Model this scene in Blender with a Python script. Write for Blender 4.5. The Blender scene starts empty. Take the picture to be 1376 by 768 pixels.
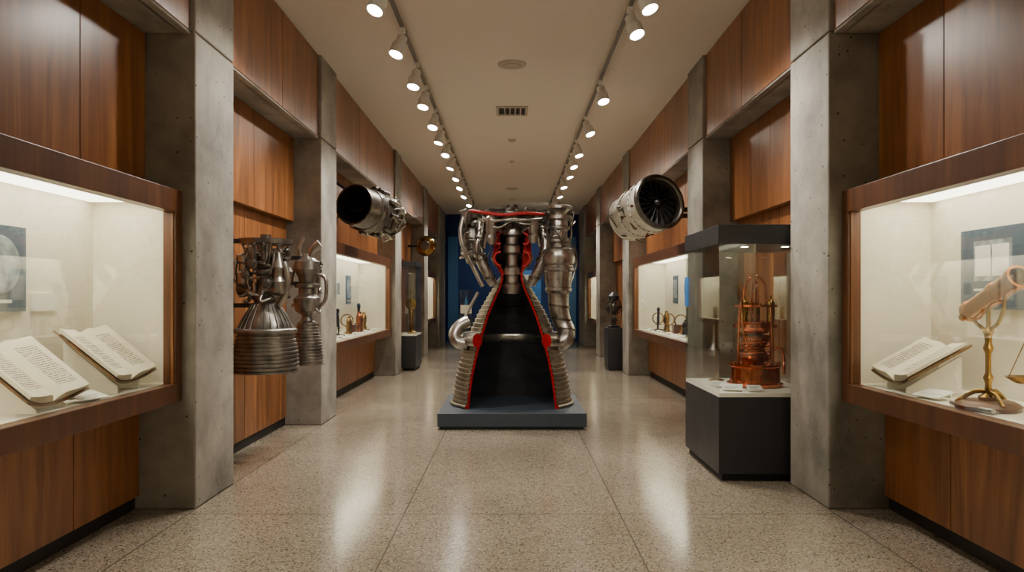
import bpy, bmesh, math, random
from mathutils import Vector, Matrix, Quaternion
R=random.Random(7)
scene=bpy.context.scene
COL=scene.collection
def lin(c):
    return tuple(((x/255.0)/12.92 if x/255.0<=0.04045 else ((x/255.0+0.055)/1.055)**2.4) for x in c)+(1.0,)
# ---------------------------------------------------------------- materials
def newmat(name):
    m=bpy.data.materials.new(name); m.use_nodes=True
    nt=m.node_tree; b=nt.nodes['Principled BSDF']
    return m,nt,b
def simple(name,rgb,rough=0.5,metal=0.0,var=0.15,scale=8.0,bump=0.0,coat=0.0,rv=0.1):
    m,nt,b=newmat(name); N=nt.nodes.new; L=nt.links.new
    tc=N('ShaderNodeTexCoord'); no=N('ShaderNodeTexNoise'); no.inputs['Scale'].default_value=scale; no.inputs['Detail'].default_value=6
    L(tc.outputs['Object'],no.inputs['Vector'])
    cr=N('ShaderNodeValToRGB'); c=lin(rgb)
    cr.color_ramp.elements[0].position=0.3; cr.color_ramp.elements[1].position=0.7
    cr.color_ramp.elements[0].color=tuple(x*(1-var) for x in c[:3])+(1,)
    cr.color_ramp.elements[1].color=tuple(min(1,x*(1+var)) for x in c[:3])+(1,)
    L(no.outputs['Fac'],cr.inputs['Fac']); L(cr.outputs['Color'],b.inputs['Base Color'])
    b.inputs['Metallic'].default_value=metal
    mr=N('ShaderNodeMapRange'); mr.inputs['To Min'].default_value=max(0.02,rough-rv); mr.inputs['To Max'].default_value=min(1,rough+rv)
    L(no.outputs['Fac'],mr.inputs['Value']); L(mr.outputs['Result'],b.inputs['Roughness'])
    if coat: b.inputs['Coat Weight'].default_value=coat
    if bump:
        bp=N('ShaderNodeBump'); bp.inputs['Strength'].default_value=bump; bp.inputs['Distance'].default_value=0.01
        L(no.outputs['Fac'],bp.inputs['Height']); L(bp.outputs['Normal'],b.inputs['Normal'])
    return m
def emis(name,rgb,st):
    m,nt,b=newmat(name); b.inputs['Base Color'].default_value=lin(rgb); b.inputs['Emission Color'].default_value=lin(rgb); b.inputs['Emission Strength'].default_value=st
    return m
def wood_mat(name,dark,mid,light,rough=0.32,island=True):
    m,nt,b=newmat(name); N=nt.nodes.new; L=nt.links.new
    tc=N('ShaderNodeTexCoord'); mp=N('ShaderNodeMapping'); mp.inputs['Scale'].default_value=(4.5,4.5,0.5)
    L(tc.outputs['Object'],mp.inputs['Vector'])
    geo=N('ShaderNodeNewGeometry')
    sc=N('ShaderNodeMath'); sc.operation='MULTIPLY'; sc.inputs[1].default_value=37.0
    L(geo.outputs['Random Per Island'],sc.inputs[0])
    add=N('ShaderNodeVectorMath'); add.operation='ADD'
    L(mp.outputs['Vector'],add.inputs[0]); L(sc.outputs[0],add.inputs[1])
    n1=N('ShaderNodeTexNoise'); n1.inputs['Scale'].default_value=0.9; n1.inputs['Detail'].default_value=8; n1.inputs['Distortion'].default_value=1.8; n1.inputs['Roughness'].default_value=0.58
    L(add.outputs[0],n1.inputs['Vector'])
    mp2=N('ShaderNodeMapping'); mp2.inputs['Scale'].default_value=(26,26,0.6); L(add.outputs[0],mp2.inputs['Vector'])
    n2=N('ShaderNodeTexNoise'); n2.inputs['Scale'].default_value=1.0; n2.inputs['Detail'].default_value=4; L(mp2.outputs['Vector'],n2.inputs['Vector'])
    mx=N('ShaderNodeMath'); mx.operation='MULTIPLY_ADD'; mx.inputs[1].default_value=0.2; L(n2.outputs['Fac'],mx.inputs[0])
    m3=N('ShaderNodeMath'); m3.operation='MULTIPLY'; m3.inputs[1].default_value=0.8; L(n1.outputs['Fac'],m3.inputs[0]); L(m3.outputs[0],mx.inputs[2])
    cr=N('ShaderNodeValToRGB'); e=cr.color_ramp.elements
    e[0].position=0.30; e[0].color=lin(dark); e[1].position=0.70; e[1].color=lin(light)
    k=e.new(0.5); k.color=lin(mid)
    L(mx.outputs[0],cr.inputs['Fac'])
    hs=N('ShaderNodeHueSaturation'); hs.inputs['Saturation'].default_value=0.97; hs.inputs['Hue'].default_value=0.507
    mr=N('ShaderNodeMapRange'); mr.inputs['To Min'].default_value=0.82; mr.inputs['To Max'].default_value=1.06
    L(geo.outputs['Random Per Island'],mr.inputs['Value']); L(mr.outputs['Result'],hs.inputs['Value']); L(cr.outputs['Color'],hs.inputs['Color'])
    L(hs.outputs['Color'],b.inputs['Base Color'])
    b.inputs['Roughness'].default_value=rough
    bp=N('ShaderNodeBump'); bp.inputs['Strength'].default_value=0.06; bp.inputs['Distance'].default_value=0.003
    L(mx.outputs[0],bp.inputs['Height']); L(bp.outputs['Normal'],b.inputs['Normal'])
    return m
WOOD=wood_mat('walnut_panel',(92,48,22),(140,80,40),(176,108,56),0.30)
WOODD=wood_mat('walnut_frame',(66,34,18),(96,52,28),(120,68,38),0.36)
def concrete_mat():
    m,nt,b=newmat('board_concrete'); N=nt.nodes.new; L=nt.links.new
    tc=N('ShaderNodeTexCoord')
    n1=N('ShaderNodeTexNoise'); n1.inputs['Scale'].default_value=1.6; n1.inputs['Detail'].default_value=10; n1.inputs['Roughness'].default_value=0.65
    L(tc.outputs['Object'],n1.inputs['Vector'])
    cr=N('ShaderNodeValToRGB'); e=cr.color_ramp.elements
    e[0].position=0.32; e[0].color=lin((110,106,99)); e[1].position=0.7; e[1].color=lin((174,168,156))
    L(n1.outputs['Fac'],cr.inputs['Fac'])
    vo=N('ShaderNodeTexVoronoi'); vo.inputs['Scale'].default_value=11; vo.inputs['Randomness'].default_value=1
    nz=N('ShaderNodeTexNoise'); nz.inputs['Scale'].default_value=40; L(tc.outputs['Object'],nz.inputs['Vector'])
    L(tc.outputs['Object'],vo.inputs['Vector'])
    lt=N('ShaderNodeMapRange'); lt.inputs['From Min'].default_value=0.07; lt.inputs['From Max'].default_value=0.11
    L(vo.outputs['Distance'],lt.inputs['Value'])
    mx=N('ShaderNodeMix'); mx.data_type='RGBA'; mx.inputs['A'].default_value=lin((66,62,56))
    L(lt.outputs['Result'],mx.inputs['Factor']); L(cr.outputs['Color'],mx.inputs['B'])
    L(mx.outputs['Result'],b.inputs['Base Color']); b.inputs['Roughness'].default_value=0.78
    ad=N('ShaderNodeMath'); ad.operation='MULTIPLY_ADD'; ad.inputs[1].default_value=0.3; L(nz.outputs['Fac'],ad.inputs[0]); L(lt.outputs['Result'],ad.inputs[2])
    bp=N('ShaderNodeBump'); bp.inputs['Strength'].default_value=0.5; bp.inputs['Distance'].default_value=0.008
    L(ad.outputs[0],bp.inputs['Height']); L(bp.outputs['Normal'],b.inputs['Normal'])
    return m
CONC=concrete_mat()
def terrazzo():
    m,nt,b=newmat('terrazzo'); N=nt.nodes.new; L=nt.links.new
    tc=N('ShaderNodeTexCoord')
    v=N('ShaderNodeTexVoronoi'); v.inputs['Scale'].default_value=110; L(tc.outputs['Object'],v.inputs['Vector'])
    sep=N('ShaderNodeSeparateColor'); L(v.outputs['Color'],sep.inputs['Color'])
    cr=N('ShaderNodeValToRGB'); cr.color_ramp.interpolation='CONSTANT'; e=cr.color_ramp.elements
    e[0].position=0; e[0].color=lin((94,87,76)); e[1].position=0.10; e[1].color=lin((158,148,130))
    for p,c in ((0.4,(146,136,119)),(0.6,(166,156,139)),(0.8,(138,122,108)),(0.93,(186,178,163))):
        k=e.new(p); k.color=lin(c)
    L(sep.outputs[0],cr.inputs['Fac'])
    n=N('ShaderNodeTexNoise'); n.inputs['Scale'].default_value=0.8; n.inputs['Detail'].default_value=5; L(tc.outputs['Object'],n.inputs['Vector'])
    cr2=N('ShaderNodeValToRGB'); cr2.color_ramp.elements[0].color=(0.78,0.76,0.74,1); cr2.color_ramp.elements[1].color=(1,0.985,0.965,1)
    cr2.color_ramp.elements[0].position=0.3; cr2.color_ramp.elements[1].position=0.7
    L(n.outputs['Fac'],cr2.inputs['Fac'])
    mu=N('ShaderNodeMix'); mu.data_type='RGBA'; mu.blend_type='MULTIPLY'; mu.inputs['Factor'].default_value=1
    L(cr.outputs['Color'],mu.inputs['A']); L(cr2.outputs['Color'],mu.inputs['B'])
    sx=N('ShaderNodeSeparateXYZ'); L(tc.outputs['Object'],sx.inputs['Vector'])
    def joint(sock,off,per):
        a=N('ShaderNodeMath'); a.operation='ADD'; a.inputs[1].default_value=off+90*per; L(sock,a.inputs[0])
        d=N('ShaderNodeMath'); d.operation='MODULO'; d.inputs[1].default_value=per; L(a.outputs[0],d.inputs[0])
        s=N('ShaderNodeMath'); s.operation='SUBTRACT'; s.inputs[1].default_value=per/2; L(d.outputs[0],s.inputs[0])
        ab=N('ShaderNodeMath'); ab.operation='ABSOLUTE'; L(s.outputs[0],ab.inputs[0])
        g=N('ShaderNodeMath'); g.operation='LESS_THAN'; g.inputs[1].default_value=0.005; L(ab.outputs[0],g.inputs[0]); return g
    j1=joint(sx.outputs['X'],0.0,1.5); j2=joint(sx.outputs['Y'],-5.17+1.5,3.0)
    mxx=N('ShaderNodeMath'); mxx.operation='MAXIMUM'; L(j1.outputs[0],mxx.inputs[0]); L(j2.outputs[0],mxx.inputs[1])
    mj=N('ShaderNodeMix'); mj.data_type='RGBA'; mj.inputs['B'].default_value=lin((100,91,78)); L(mxx.outputs[0],mj.inputs['Factor']); L(mu.outputs['Result'],mj.inputs['A'])
    L(mj.outputs['Result'],b.inputs['Base Color'])
    mr=N('ShaderNodeMapRange'); mr.inputs['To Min'].default_value=0.09; mr.inputs['To Max'].default_value=0.22; L(n.outputs['Fac'],mr.inputs['Value']); L(mr.outputs['Result'],b.inputs['Roughness'])
    b.inputs['IOR'].default_value=1.8
    return m
TERR=terrazzo()
CEIL=simple('ceiling_plaster',(222,214,201),0.9,0,0.06,60,0.35)
def glass_mat():
    m=bpy.data.materials.new('clear_glass'); m.use_nodes=True; nt=m.node_tree; nt.nodes.clear(); N=nt.nodes.new; L=nt.links.new
    o=N('ShaderNodeOutputMaterial'); t=N('ShaderNodeBsdfTransparent'); t.inputs['Color'].default_value=(0.96,0.98,0.97,1)
    g=N('ShaderNodeBsdfGlossy'); g.inputs['Roughness'].default_value=0.02
    f=N('ShaderNodeFresnel'); f.inputs['IOR'].default_value=1.45
    mr=N('ShaderNodeMath'); mr.operation='MINIMUM'; mr.inputs[1].default_value=0.3; L(f.outputs[0],mr.inputs[0])
    mx=N('ShaderNodeMixShader'); L(mr.outputs[0],mx.inputs['Fac']); L(t.outputs[0],mx.inputs[1]); L(g.outputs[0],mx.inputs[2]); L(mx.outputs[0],o.inputs['Surface'])
    return m
GLASS=glass_mat()
STEEL=simple('brushed_steel',(168,163,156),0.31,0.95,0.32,12,0.06)
STEELD=simple('dark_steel',(112,108,102),0.34,0.95,0.35,12,0.08)
IRON=simple('weathered_engine_steel',(140,136,130),0.34,0.88,0.4,9,0.1)
RIB=simple('nozzle_tube_metal',(156,148,133),0.40,0.85,0.3,10,0.1)
BLACK=simple('blackened_interior',(48,48,51),0.45,0.2,0.4,5,0.05)
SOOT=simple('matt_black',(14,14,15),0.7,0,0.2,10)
RED=simple('cutaway_red_paint',(168,14,20),0.45,0,0.1,10)
PLINTH=simple('plinth_slate_paint',(56,66,76),0.5,0,0.08,3)
PLINTHD=simple('plinth_dark_paint',(34,40,47),0.5,0,0.08,3)
CASEBLK=simple('case_charcoal_paint',(42,42,45),0.4,0,0.1,3)
CREAM=simple('case_lining_cream',(234,228,209),0.8,0,0.03,30)
DECK=simple('case_deck_white',(238,234,220),0.7,0,0.03,30)
BRASS=simple('aged_brass',(166,130,66),0.24,1,0.35,14,0.03)
COPPER=simple('polished_copper',(222,130,92),0.18,1,0.22,14,0.03,rv=.06)
COPPERD=simple('copper_alloy',(178,108,66),0.22,1,0.3,20,0.03,rv=.06)
TUBEB=simple('telescope_tube_brass',(158,98,48),0.22,1,0.25,14,0.03,rv=.06)
WHITE=simple('lamp_white_enamel',(225,223,218),0.4,0,0.03,5)
RAIL=simple('rail_grey',(120,118,113),0.45,0.2,0.05,5)
JETW=simple('jet_casing_cream',(206,202,190),0.42,0.2,0.22,6,0.05)
BLUE=simple('blue_wall_paint',(16,54,112),0.7,0,0.15,1.2)
BLUEL=simple('blue_panel_light',(60,134,210),0.5,0,0.25,3)
BASEB=simple('baseboard_black',(22,20,19),0.6,0,0.1,5)
LEATHER=simple('book_calf_leather',(122,90,54),0.6,0,0.3,20,0.1)
CARD=simple('label_card',(238,236,228),0.8,0,0.02,20)
SLATEB=simple('poster_slate',(72,90,108),0.7,0,0.15,4)
PHOTO=simple('poster_photo_grey',(138,150,156),0.7,0,0.6,14)
VENTD=simple('vent_dark',(70,66,60),0.7,0,0.1,5)
VENTL=simple('vent_cream',(178,170,154),0.6,0,0.05,5)
EM=emis('lamp_glow',(255,246,230),60.0)
PANEL=emis('case_light_panel',(255,244,220),8.6)
def page_mat():
    m,nt,b=newmat('printed_pages'); N=nt.nodes.new; L=nt.links.new
    tc=N('ShaderNodeTexCoord'); sx=N('ShaderNodeSeparateXYZ'); L(tc.outputs['Object'],sx.inputs[0])
    w=N('ShaderNodeMath'); w.operation='MULTIPLY'; w.inputs[1].default_value=400; L(sx.outputs['Y'],w.inputs[0])
    s=N('ShaderNodeMath'); s.operation='SINE'; L(w.outputs[0],s.inputs[0])
    g=N('ShaderNodeMath'); g.operation='GREATER_THAN'; g.inputs[1].default_value=0.0; L(s.outputs[0],g.inputs[0])
    n=N('ShaderNodeTexNoise'); n.inputs['Scale'].default_value=80; L(tc.outputs['Object'],n.inputs['Vector'])
    g2=N('ShaderNodeMath'); g2.operation='GREATER_THAN'; g2.inputs[1].default_value=0.42; L(n.outputs['Fac'],g2.inputs[0])
    ax=N('ShaderNodeMath'); ax.operation='ABSOLUTE'; L(sx.outputs['X'],ax.inputs[0])
    c1=N('ShaderNodeMath'); c1.operation='COMPARE'; c1.inputs[1].default_value=0.155; c1.inputs[2].default_value=0.085; L(ax.outputs[0],c1.inputs[0])
    c2=N('ShaderNodeMath'); c2.operation='COMPARE'; c2.inputs[1].default_value=0.0; c2.inputs[2].default_value=0.155; L(sx.outputs['Y'],c2.inputs[0])
    def mul(a,bb):
        q=N('ShaderNodeMath'); q.operation='MULTIPLY'; L(a.outputs[0],q.inputs[0]); L(bb.outputs[0],q.inputs[1]); return q
    f=mul(mul(g,g2),mul(c1,c2))
    q=N('ShaderNodeMath'); q.operation='MULTIPLY'; q.inputs[1].default_value=0.8; L(f.outputs[0],q.inputs[0])
    mx=N('ShaderNodeMix'); mx.data_type='RGBA'; mx.inputs['A'].default_value=lin((240,231,208)); mx.inputs['B'].default_value=lin((84,72,58)); L(q.outputs[0],mx.inputs['Factor'])
    L(mx.outputs['Result'],b.inputs['Base Color']); b.inputs['Roughness'].default_value=0.8
    return m
PAGE=page_mat()
# ---------------------------------------------------------------- geometry helpers
def finish(bm,name,mats,parent=None,loc=(0,0,0),rot=None,smooth=False,angle=35):
    bmesh.ops.recalc_face_normals(bm,faces=bm.faces)
    me=bpy.data.meshes.new(name); bm.to_mesh(me); bm.free()
    for m in (mats if isinstance(mats,(list,tuple)) else [mats]): me.materials.append(m)
    if smooth:
        for p in me.polygons: p.use_smooth=True
        me.set_sharp_from_angle(angle=math.radians(angle))
    o=bpy.data.objects.new(name,me); COL.objects.link(o); o.location=loc
    if rot is not None:
        if isinstance(rot,Quaternion): o.rotation_mode='QUATERNION'; o.rotation_quaternion=rot
        else: o.rotation_euler=rot
    if parent: o.parent=parent
    return o
def empty(name,loc=(0,0,0),rot=None):
    o=bpy.data.objects.new(name,None); COL.objects.link(o); o.location=loc; o.empty_display_size=0.1
    if rot is not None:
        if isinstance(rot,Quaternion): o.rotation_mode='QUATERNION'; o.rotation_quaternion=rot
        else: o.rotation_euler=rot
    return o
def addbox(bm,x0,x1,y0,y1,z0,z1,mi=0,bev=0):
    x0,x1=min(x0,x1),max(x0,x1)
    vs=[bm.verts.new(p) for p in ((x0,y0,z0),(x1,y0,z0),(x1,y1,z0),(x0,y1,z0),(x0,y0,z1),(x1,y0,z1),(x1,y1,z1),(x0,y1,z1))]
    fs=[bm.faces.new([vs[i] for i in f]) for f in ((0,3,2,1),(4,5,6,7),(0,1,5,4),(1,2,6,5),(2,3,7,6),(3,0,4,7))]
    for f in fs: f.material_index=mi
    if bev:
        es=set(e for f in fs for e in f.edges)
        bmesh.ops.bevel(bm,geom=list(es),offset=bev,segments=2,affect='EDGES',profile=0.5)
def boxes(name,lst,mats,parent=None,bev=0,loc=(0,0,0),rot=None):
    bm=bmesh.new()
    for b in lst: addbox(bm,*b[:6],mi=(b[6] if len(b)>6 else 0),bev=bev)
    return finish(bm,name,mats,parent,loc,rot)
def lathe(name,prof,mats,parent=None,loc=(0,0,0),rot=None,seg=40,a0=0,a1=360,closed=False,midx=None,cap=0,angle=35,capfaces=True):
    bm=bmesh.new(); full=abs(a1-a0-360)<1e-6
    n=seg if full else seg+1; rings=[]
    for i in range(n):
        a=math.radians(a0+(a1-a0)*i/seg)
        rings.append([bm.verts.new((r*math.sin(a),-r*math.cos(a),z)) for r,z in prof])
    k=len(prof); m=k if closed else k-1
    for i in range(seg):
        A=rings[i]; B=rings[(i+1)%n]
        for j in range(m):
            f=bm.faces.new((A[j],A[(j+1)%k],B[(j+1)%k],B[j]))
            if midx: f.material_index=midx[j]
    if not full and closed and capfaces:
        for Rg in (rings[0],rings[-1]):
            f=bm.faces.new(Rg); f.material_index=cap
            bmesh.ops.triangulate(bm,faces=[f])
    bmesh.ops.remove_doubles(bm,verts=bm.verts,dist=1e-6)
    return finish(bm,name,mats,parent,loc,rot,True,angle)
def solid(prof):
    return [(0,prof[0][1])]+list(prof)+[(0,prof[-1][1])]
def smoothpts(pts,k=6):
    P=[Vector(p) for p in pts]
    if len(P)<3: return P
    out=[]
    for i in range(len(P)-1):
        p0=P[max(i-1,0)];p1=P[i];p2=P[i+1];p3=P[min(i+2,len(P)-1)]
        for t in range(k):
            t/=k
            out.append(0.5*((2*p1)+(p2-p0)*t+(2*p0-5*p1+4*p2-p3)*t*t+(3*p1-p0-3*p2+p3)*t**3))
    out.append(P[-1]); return out
def addtube(bm,pts,r,seg=10,smooth=True,radii=None,mi=0):
    P=smoothpts(pts) if smooth else [Vector(p) for p in pts]
    n=len(P); rings=[]
    t0=(P[1]-P[0]).normalized(); up=Vector((0,0,1)) if abs(t0.z)<0.9 else Vector((1,0,0))
    nrm=t0.cross(up).normalized()
    for i in range(n):
        t=(P[min(i+1,n-1)]-P[max(i-1,0)]).normalized()
        nrm=(nrm-t*nrm.dot(t)).normalized(); bi=t.cross(nrm)
        rr=r if not radii else (radii[0]+(radii[1]-radii[0])*i/(n-1))
        rings.append([bm.verts.new(P[i]+rr*(math.cos(2*math.pi*k/seg)*nrm+math.sin(2*math.pi*k/seg)*bi)) for k in range(seg)])
    fs=[]
    for i in range(n-1):
        for k in range(seg):
            fs.append(bm.faces.new((rings[i][k],rings[i][(k+1)%seg],rings[i+1][(k+1)%seg],rings[i+1][k])))
    fs.append(bm.faces.new(rings[0][::-1])); fs.append(bm.faces.new(rings[-1]))
    for f in fs: f.material_index=mi
def tubes(name,lst,mat,parent=None,seg=10,smooth=True,loc=(0,0,0),rot=None):
    bm=bmesh.new()
    for it in lst:
        pts,r=it[0],it[1]
        addtube(bm,pts,r,seg,smooth,radii=(it[2] if len(it)>2 else None))
    return finish(bm,name,mat,parent,loc,rot,True,40)
# ---------------------------------------------------------------- room
YN,YF=-2.5,25.6; CH=4.37; W=2.25
boxes('floor',[(-3.3,3.3,YN,YF,-0.1,0)],TERR)
boxes('ceiling',[(-3.3,3.3,YN,YF,CH,CH+0.1)],CEIL)
boxes('wall_left',[(-3.3,-3.1,YN,YF,0,CH)],CONC)
boxes('wall_right',[(3.1,3.3,YN,YF,0,CH)],CONC)
boxes('wall_far',[(-3.3,3.3,YF,YF+0.15,0,CH)],BLUE)
boxes('wall_near',[(-3.3,3.3,YN-0.15,YN,0,CH)],CREAM)
cols=[(5.29,6.02),(8.79,9.55),(14.4,15.15),(19.1,19.9),(23.0,25.0)]
bays=[(YN,5.29,'case'),(6.02,8.79,'open'),(9.55,14.4,'case'),(15.15,19.1,'open'),(19.9,23.0,'case'),(25.0,25.6,'open')]
for s in (-1,1):
    for (a,b) in cols:
        bm=bmesh.new()
        addbox(bm,s*W,s*3.1,a,b,0,3.385,bev=0.012); addbox(bm,s*W,s*3.1,a,b,3.4,CH,bev=0.012); addbox(bm,s*(W+.02),s*3.05,a+.02,b-.02,3.38,3.41)
        finish(bm,'concrete_column',CONC)
    fas=[];upp=[];low=[];sof=[];bb=[];tr=[]
    for (a,b,t) in bays:
        L=b-a
        if a==YN: seams=[a,-1.7,-0.5,0.7,2.05,3.28,4.48,b]
        else:
            n=max(1,round(L/1.4)); seams=[a+L*i/n for i in range(n+1)]
        for i in range(len(seams)-1):
            p,q=seams[i]+.004,seams[i+1]-.004
            if i==0: p+=.012
            if i==len(seams)-2: q-=.012
            fas.append((s*2.285,s*2.34,p,q,3.40,CH-.01))
            if t=='case':
                upp.append((s*2.60,s*2.66,p,q,2.26,3.375)); low.append((s*2.64,s*2.70,p,q,0.1,0.765))
            else:
                upp.append((s*2.57,s*2.64,p,q,2.40,3.375)); low.append((s*2.66,s*2.72,p,q,0.1,2.46))
        sof.append((s*2.35,s*3.1,a,b,3.38,3.47)); sof.append((s*2.345,s*2.39,a,b,3.385,CH)); sof.append((s*2.29,s*2.36,a,b,3.38,3.398))
        bb.append((s*2.68,s*2.72,a,b,0,0.1))
        if t!='case': tr.append((s*2.74,s*2.8,a,b,0,3.4))
        else: tr.append((s*2.74,s*2.8,a,b,0,.76)); tr.append((s*2.74,s*2.8,a,b,2.26,3.4))
    sd='left' if s<0 else 'right'
    boxes('wood_fascia_paneling',fas,WOOD,bev=0.003)
    boxes('wood_upper_paneling',upp,WOOD,bev=0.003)
    boxes('wood_lower_paneling',low,WOOD,bev=0.003)
    boxes('concrete_soffit_beam',sof,CONC)
    boxes('baseboard_'+sd,bb,BASEB)
    boxes('wall_'+sd+'_backing',tr,BASEB)
boxes('blue_exhibit_banner',[(0.15,1.0,YF-.04,YF-.005,1.2,2.45,0),(0.35,0.8,YF-.05,YF-.04,1.9,2.3,1),(0.25,0.9,YF-.05,YF-.04,1.35,1.45,1)],[BLUEL,CARD])
boxes('blue_partition_panel',[(-2.2,-1.85,YF-.06,YF-.005,0.1,3.6)],simple('blue_partition',(60,110,160),0.6,0,0.1,1))
boxes('blue_partition_panel',[(1.95,2.2,YF-.06,YF-.005,0.1,3.6)],simple('blue_partition2',(80,132,176),0.6,0,0.1,1))
# ---------------------------------------------------------------- wall cases
def wall_case(s,a,b):
    e=empty('built_in_display_case',(0,0,0))
    XF=2.34; zt=2.255; zb=.77; gt=2.10; gb=.90; sw=.10
    fr=[(s*XF,s*(XF+.09),a,b,gt,zt),(s*XF,s*(XF+.09),a,b,zb,gb),(s*XF,s*(XF+.09),a,a+sw,gb,gt),(s*XF,s*(XF+.09),b-sw,b,gb,gt),
        (s*(XF+.09),s*2.98,a,b,zt-.03,zt),(s*(XF+.09),s*2.98,a,b,zb,zb+.03)]
    boxes('frame',fr,WOODD,e,bev=0.004)
    boxes('lining_back',[(s*2.95,s*2.98,a,b,zb+.03,zt-.03)],CREAM,e)
    boxes('lining_ends',[(s*(XF+.09),s*2.95,a+.0,a+.04,zb+.03,zt-.03),(s*(XF+.09),s*2.95,b-.04,b,zb+.03,zt-.03)],CREAM,e)
    boxes('deck',[(s*(XF+.09),s*2.95,a+.04,b-.04,zb+.03,gb)],DECK,e)
    boxes('ceiling_board',[(s*(XF+.09),s*2.95,a+.04,b-.04,2.18,zt-.03)],CREAM,e)
    boxes('light_panel',[(s*(XF+.12),s*2.92,a+.1,b-.12,2.165,2.18)],PANEL,e)
    boxes('glass',[(s*(XF+.04),s*(XF+.048),a+sw-.01,b-sw+.01,gb-.01,gt+.01)],GLASS,e)
    boxes('bead',[(s*(XF+.015),s*(XF+.03),a+sw-.001,a+sw+.01,gb,gt),(s*(XF+.015),s*(XF+.03),b-sw-.01,b-sw+.001,gb,gt)],WOOD,e)
    return e
for s in (-1,1):
    for a,b in ((0.4,5.28),(9.58,14.38),(19.93,22.97)): wall_case(s,a,b)
# ---------------------------------------------------------------- track lighting
SPOTW=215
def track(x,ys,s):
    e=empty('track_lighting',(x,0,0))
    boxes('rail',[(-.018,.018,2.0,24.8,CH-.075,CH-.045)],RAIL,e)
    boxes('rail_mounts',[(-.01,.01,y,y+.03,CH-.05,CH) for y in (2.3,5,8,12,16,20,24)],RAIL,e)
    for i,y in enumerate(ys):
        aim=None
        if isinstance(y,tuple): y,aim,pw,ang=y
        if aim: d=(Vector(aim)-Vector((x,y,4.2))).normalized()
        else: d=Vector((s*R.uniform(.15,.42),R.uniform(-.42,-.15),-1)).normalized()
        q=d.to_track_quat('Z','Y')
        top=Vector((0,y,CH-.16)); c=top+d*0.02
        tubes('stem_%d'%i,[([(0,y,CH-.06),(0,y,CH-.17)],.012)],WHITE,e,8,False)
        boxes('adapter_%d'%i,[(-.025,.025,y-.06,y+.06,CH-.10,CH-.07)],WHITE,e)
        lathe('lamp_head_%d'%i,solid([(.035,-.03),(.052,-.02),(.056,.06),(.075,.085),(.078,.20)])[:-1]+[(.070,.20),(.066,.175)],WHITE,e,c,q,24)
        lathe('lamp_lens_%d'%i,[(0,.178),(.066,.178)],EM,e,c,q,24)
        if y>13 and i%2 and not aim: continue
        ld=bpy.data.lights.new('spot','SPOT'); ld.energy=SPOTW*(1.6 if y>13 else 1)*(pw if aim else 1); ld.color=(1,.925,.82); ld.spot_size=math.radians(ang if aim else 100); ld.spot_blend=.8; ld.shadow_soft_size=.06
        lo=bpy.data.objects.new('spot_%d'%i,ld); COL.objects.link(lo); lo.parent=e; lo.location=c+d*.22
        lo.rotation_mode='QUATERNION'; lo.rotation_quaternion=d.to_track_quat('-Z','Y')
track(-1.14,[2.6,(4.2,(-.2,9.2,1.3),1.2,50),(5.4,(2.15,6.6,1.2),1.3,45),6.6,7.75,8.9,9.85,11.07,12.1,13.2,14.5,15.9,17.3,18.7,20.4,22.4],-1)  # nearest heads, out of view, added to light floor, main engine and copper
track(1.14,[2.6,(4.2,(.2,9.2,1.3),.8,50),(5.4,(-2.25,7.2,1.4),1.1,50),6.55,7.2,9.6,11.5,13.2,14.4,15.6,17,18.6,20.4,(22.0,(0,25.6,1.8),.5,80)],1)  # unseen near heads added to brighten floor, cutaway engine and left-wall engines
# ceiling fittings
lathe('ceiling_speaker',[(0,-.03),(.10,-.03),(.11,-.02),(.17,-.015),(.18,0)],VENTL,None,(0,9.14,CH),None,32)
e=empty('ceiling_air_vent',(0,11.4,CH))
boxes('vent_frame',[(-.24,.24,-.26,-.21,-.02,0),(-.24,.24,.21,.26,-.02,0),(-.24,-.2,-.21,.21,-.02,0),(.2,.24,-.21,.21,-.02,0)],VENTL,e)
boxes('vent_slats',[(-.2+.08*i,-.2+.08*i+.02,-.21,.21,-.018,-.004) for i in range(1,5)],VENTL,e)
boxes('vent_back',[(-.2,.2,-.21,.21,-.003,0)],SOOT,e)
for y,r in ((13.5,.07),(15.6,.05),(19.5,.16),(21.6,.1)):
    lathe('smoke_detector',[(0,-.04),(r*.6,-.04),(r*.9,-.02),(r,0)],VENTL,None,(0,y,CH),None,24)
# ---------------------------------------------------------------- main cutaway engine
boxes('display_plinth',[(-.85,.85,8.45,10.15,0.035,0.19,0),(-.82,.82,8.48,10.12,0,.04,1)],[PLINTH,PLINTHD],bev=0.006)
E=empty('cutaway_rocket_engine',(0,9.3,.19))
def interp(tab,z):
    for (z0,r0),(z1,r1) in zip(tab,tab[1:]):
        if z<=z1: return r0+(r1-r0)*(z-z0)/(z1-z0)
    return tab[-1][1]
bell=[(0,.735),(.15,.715),(.37,.675),(.6,.61),(.83,.53),(1.1,.415),(1.3,.30),(1.42,.225),(1.5,.19),(1.56,.165)]
outer=[];z=0.0
while z<1.5:
    r=interp(bell,z); outer+= [(r+.016,z+.004),(r+.016,z+.028),(r-.006,z+.034),(r-.006,z+.050)]; z+=.054
outer=[(interp(bell,0),0.0)]+outer+[(interp(bell,1.56),1.56)]
zin=(1.56,1.5,1.42,1.3,1.1,.83,.6,.37,.15,0.0)
inner=[(interp(bell,zz)-.022,zz) for zz in zin]
prof=outer+inner
mi=[0]*(len(outer))+[1]*(len(inner)-1)+[0]
lathe('nozzle_bell',prof,[RIB,BLACK,RED],E,seg=72,a0=46,a1=314,closed=True,midx=mi,capfaces=False,angle=25)
bm=bmesh.new()
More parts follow.
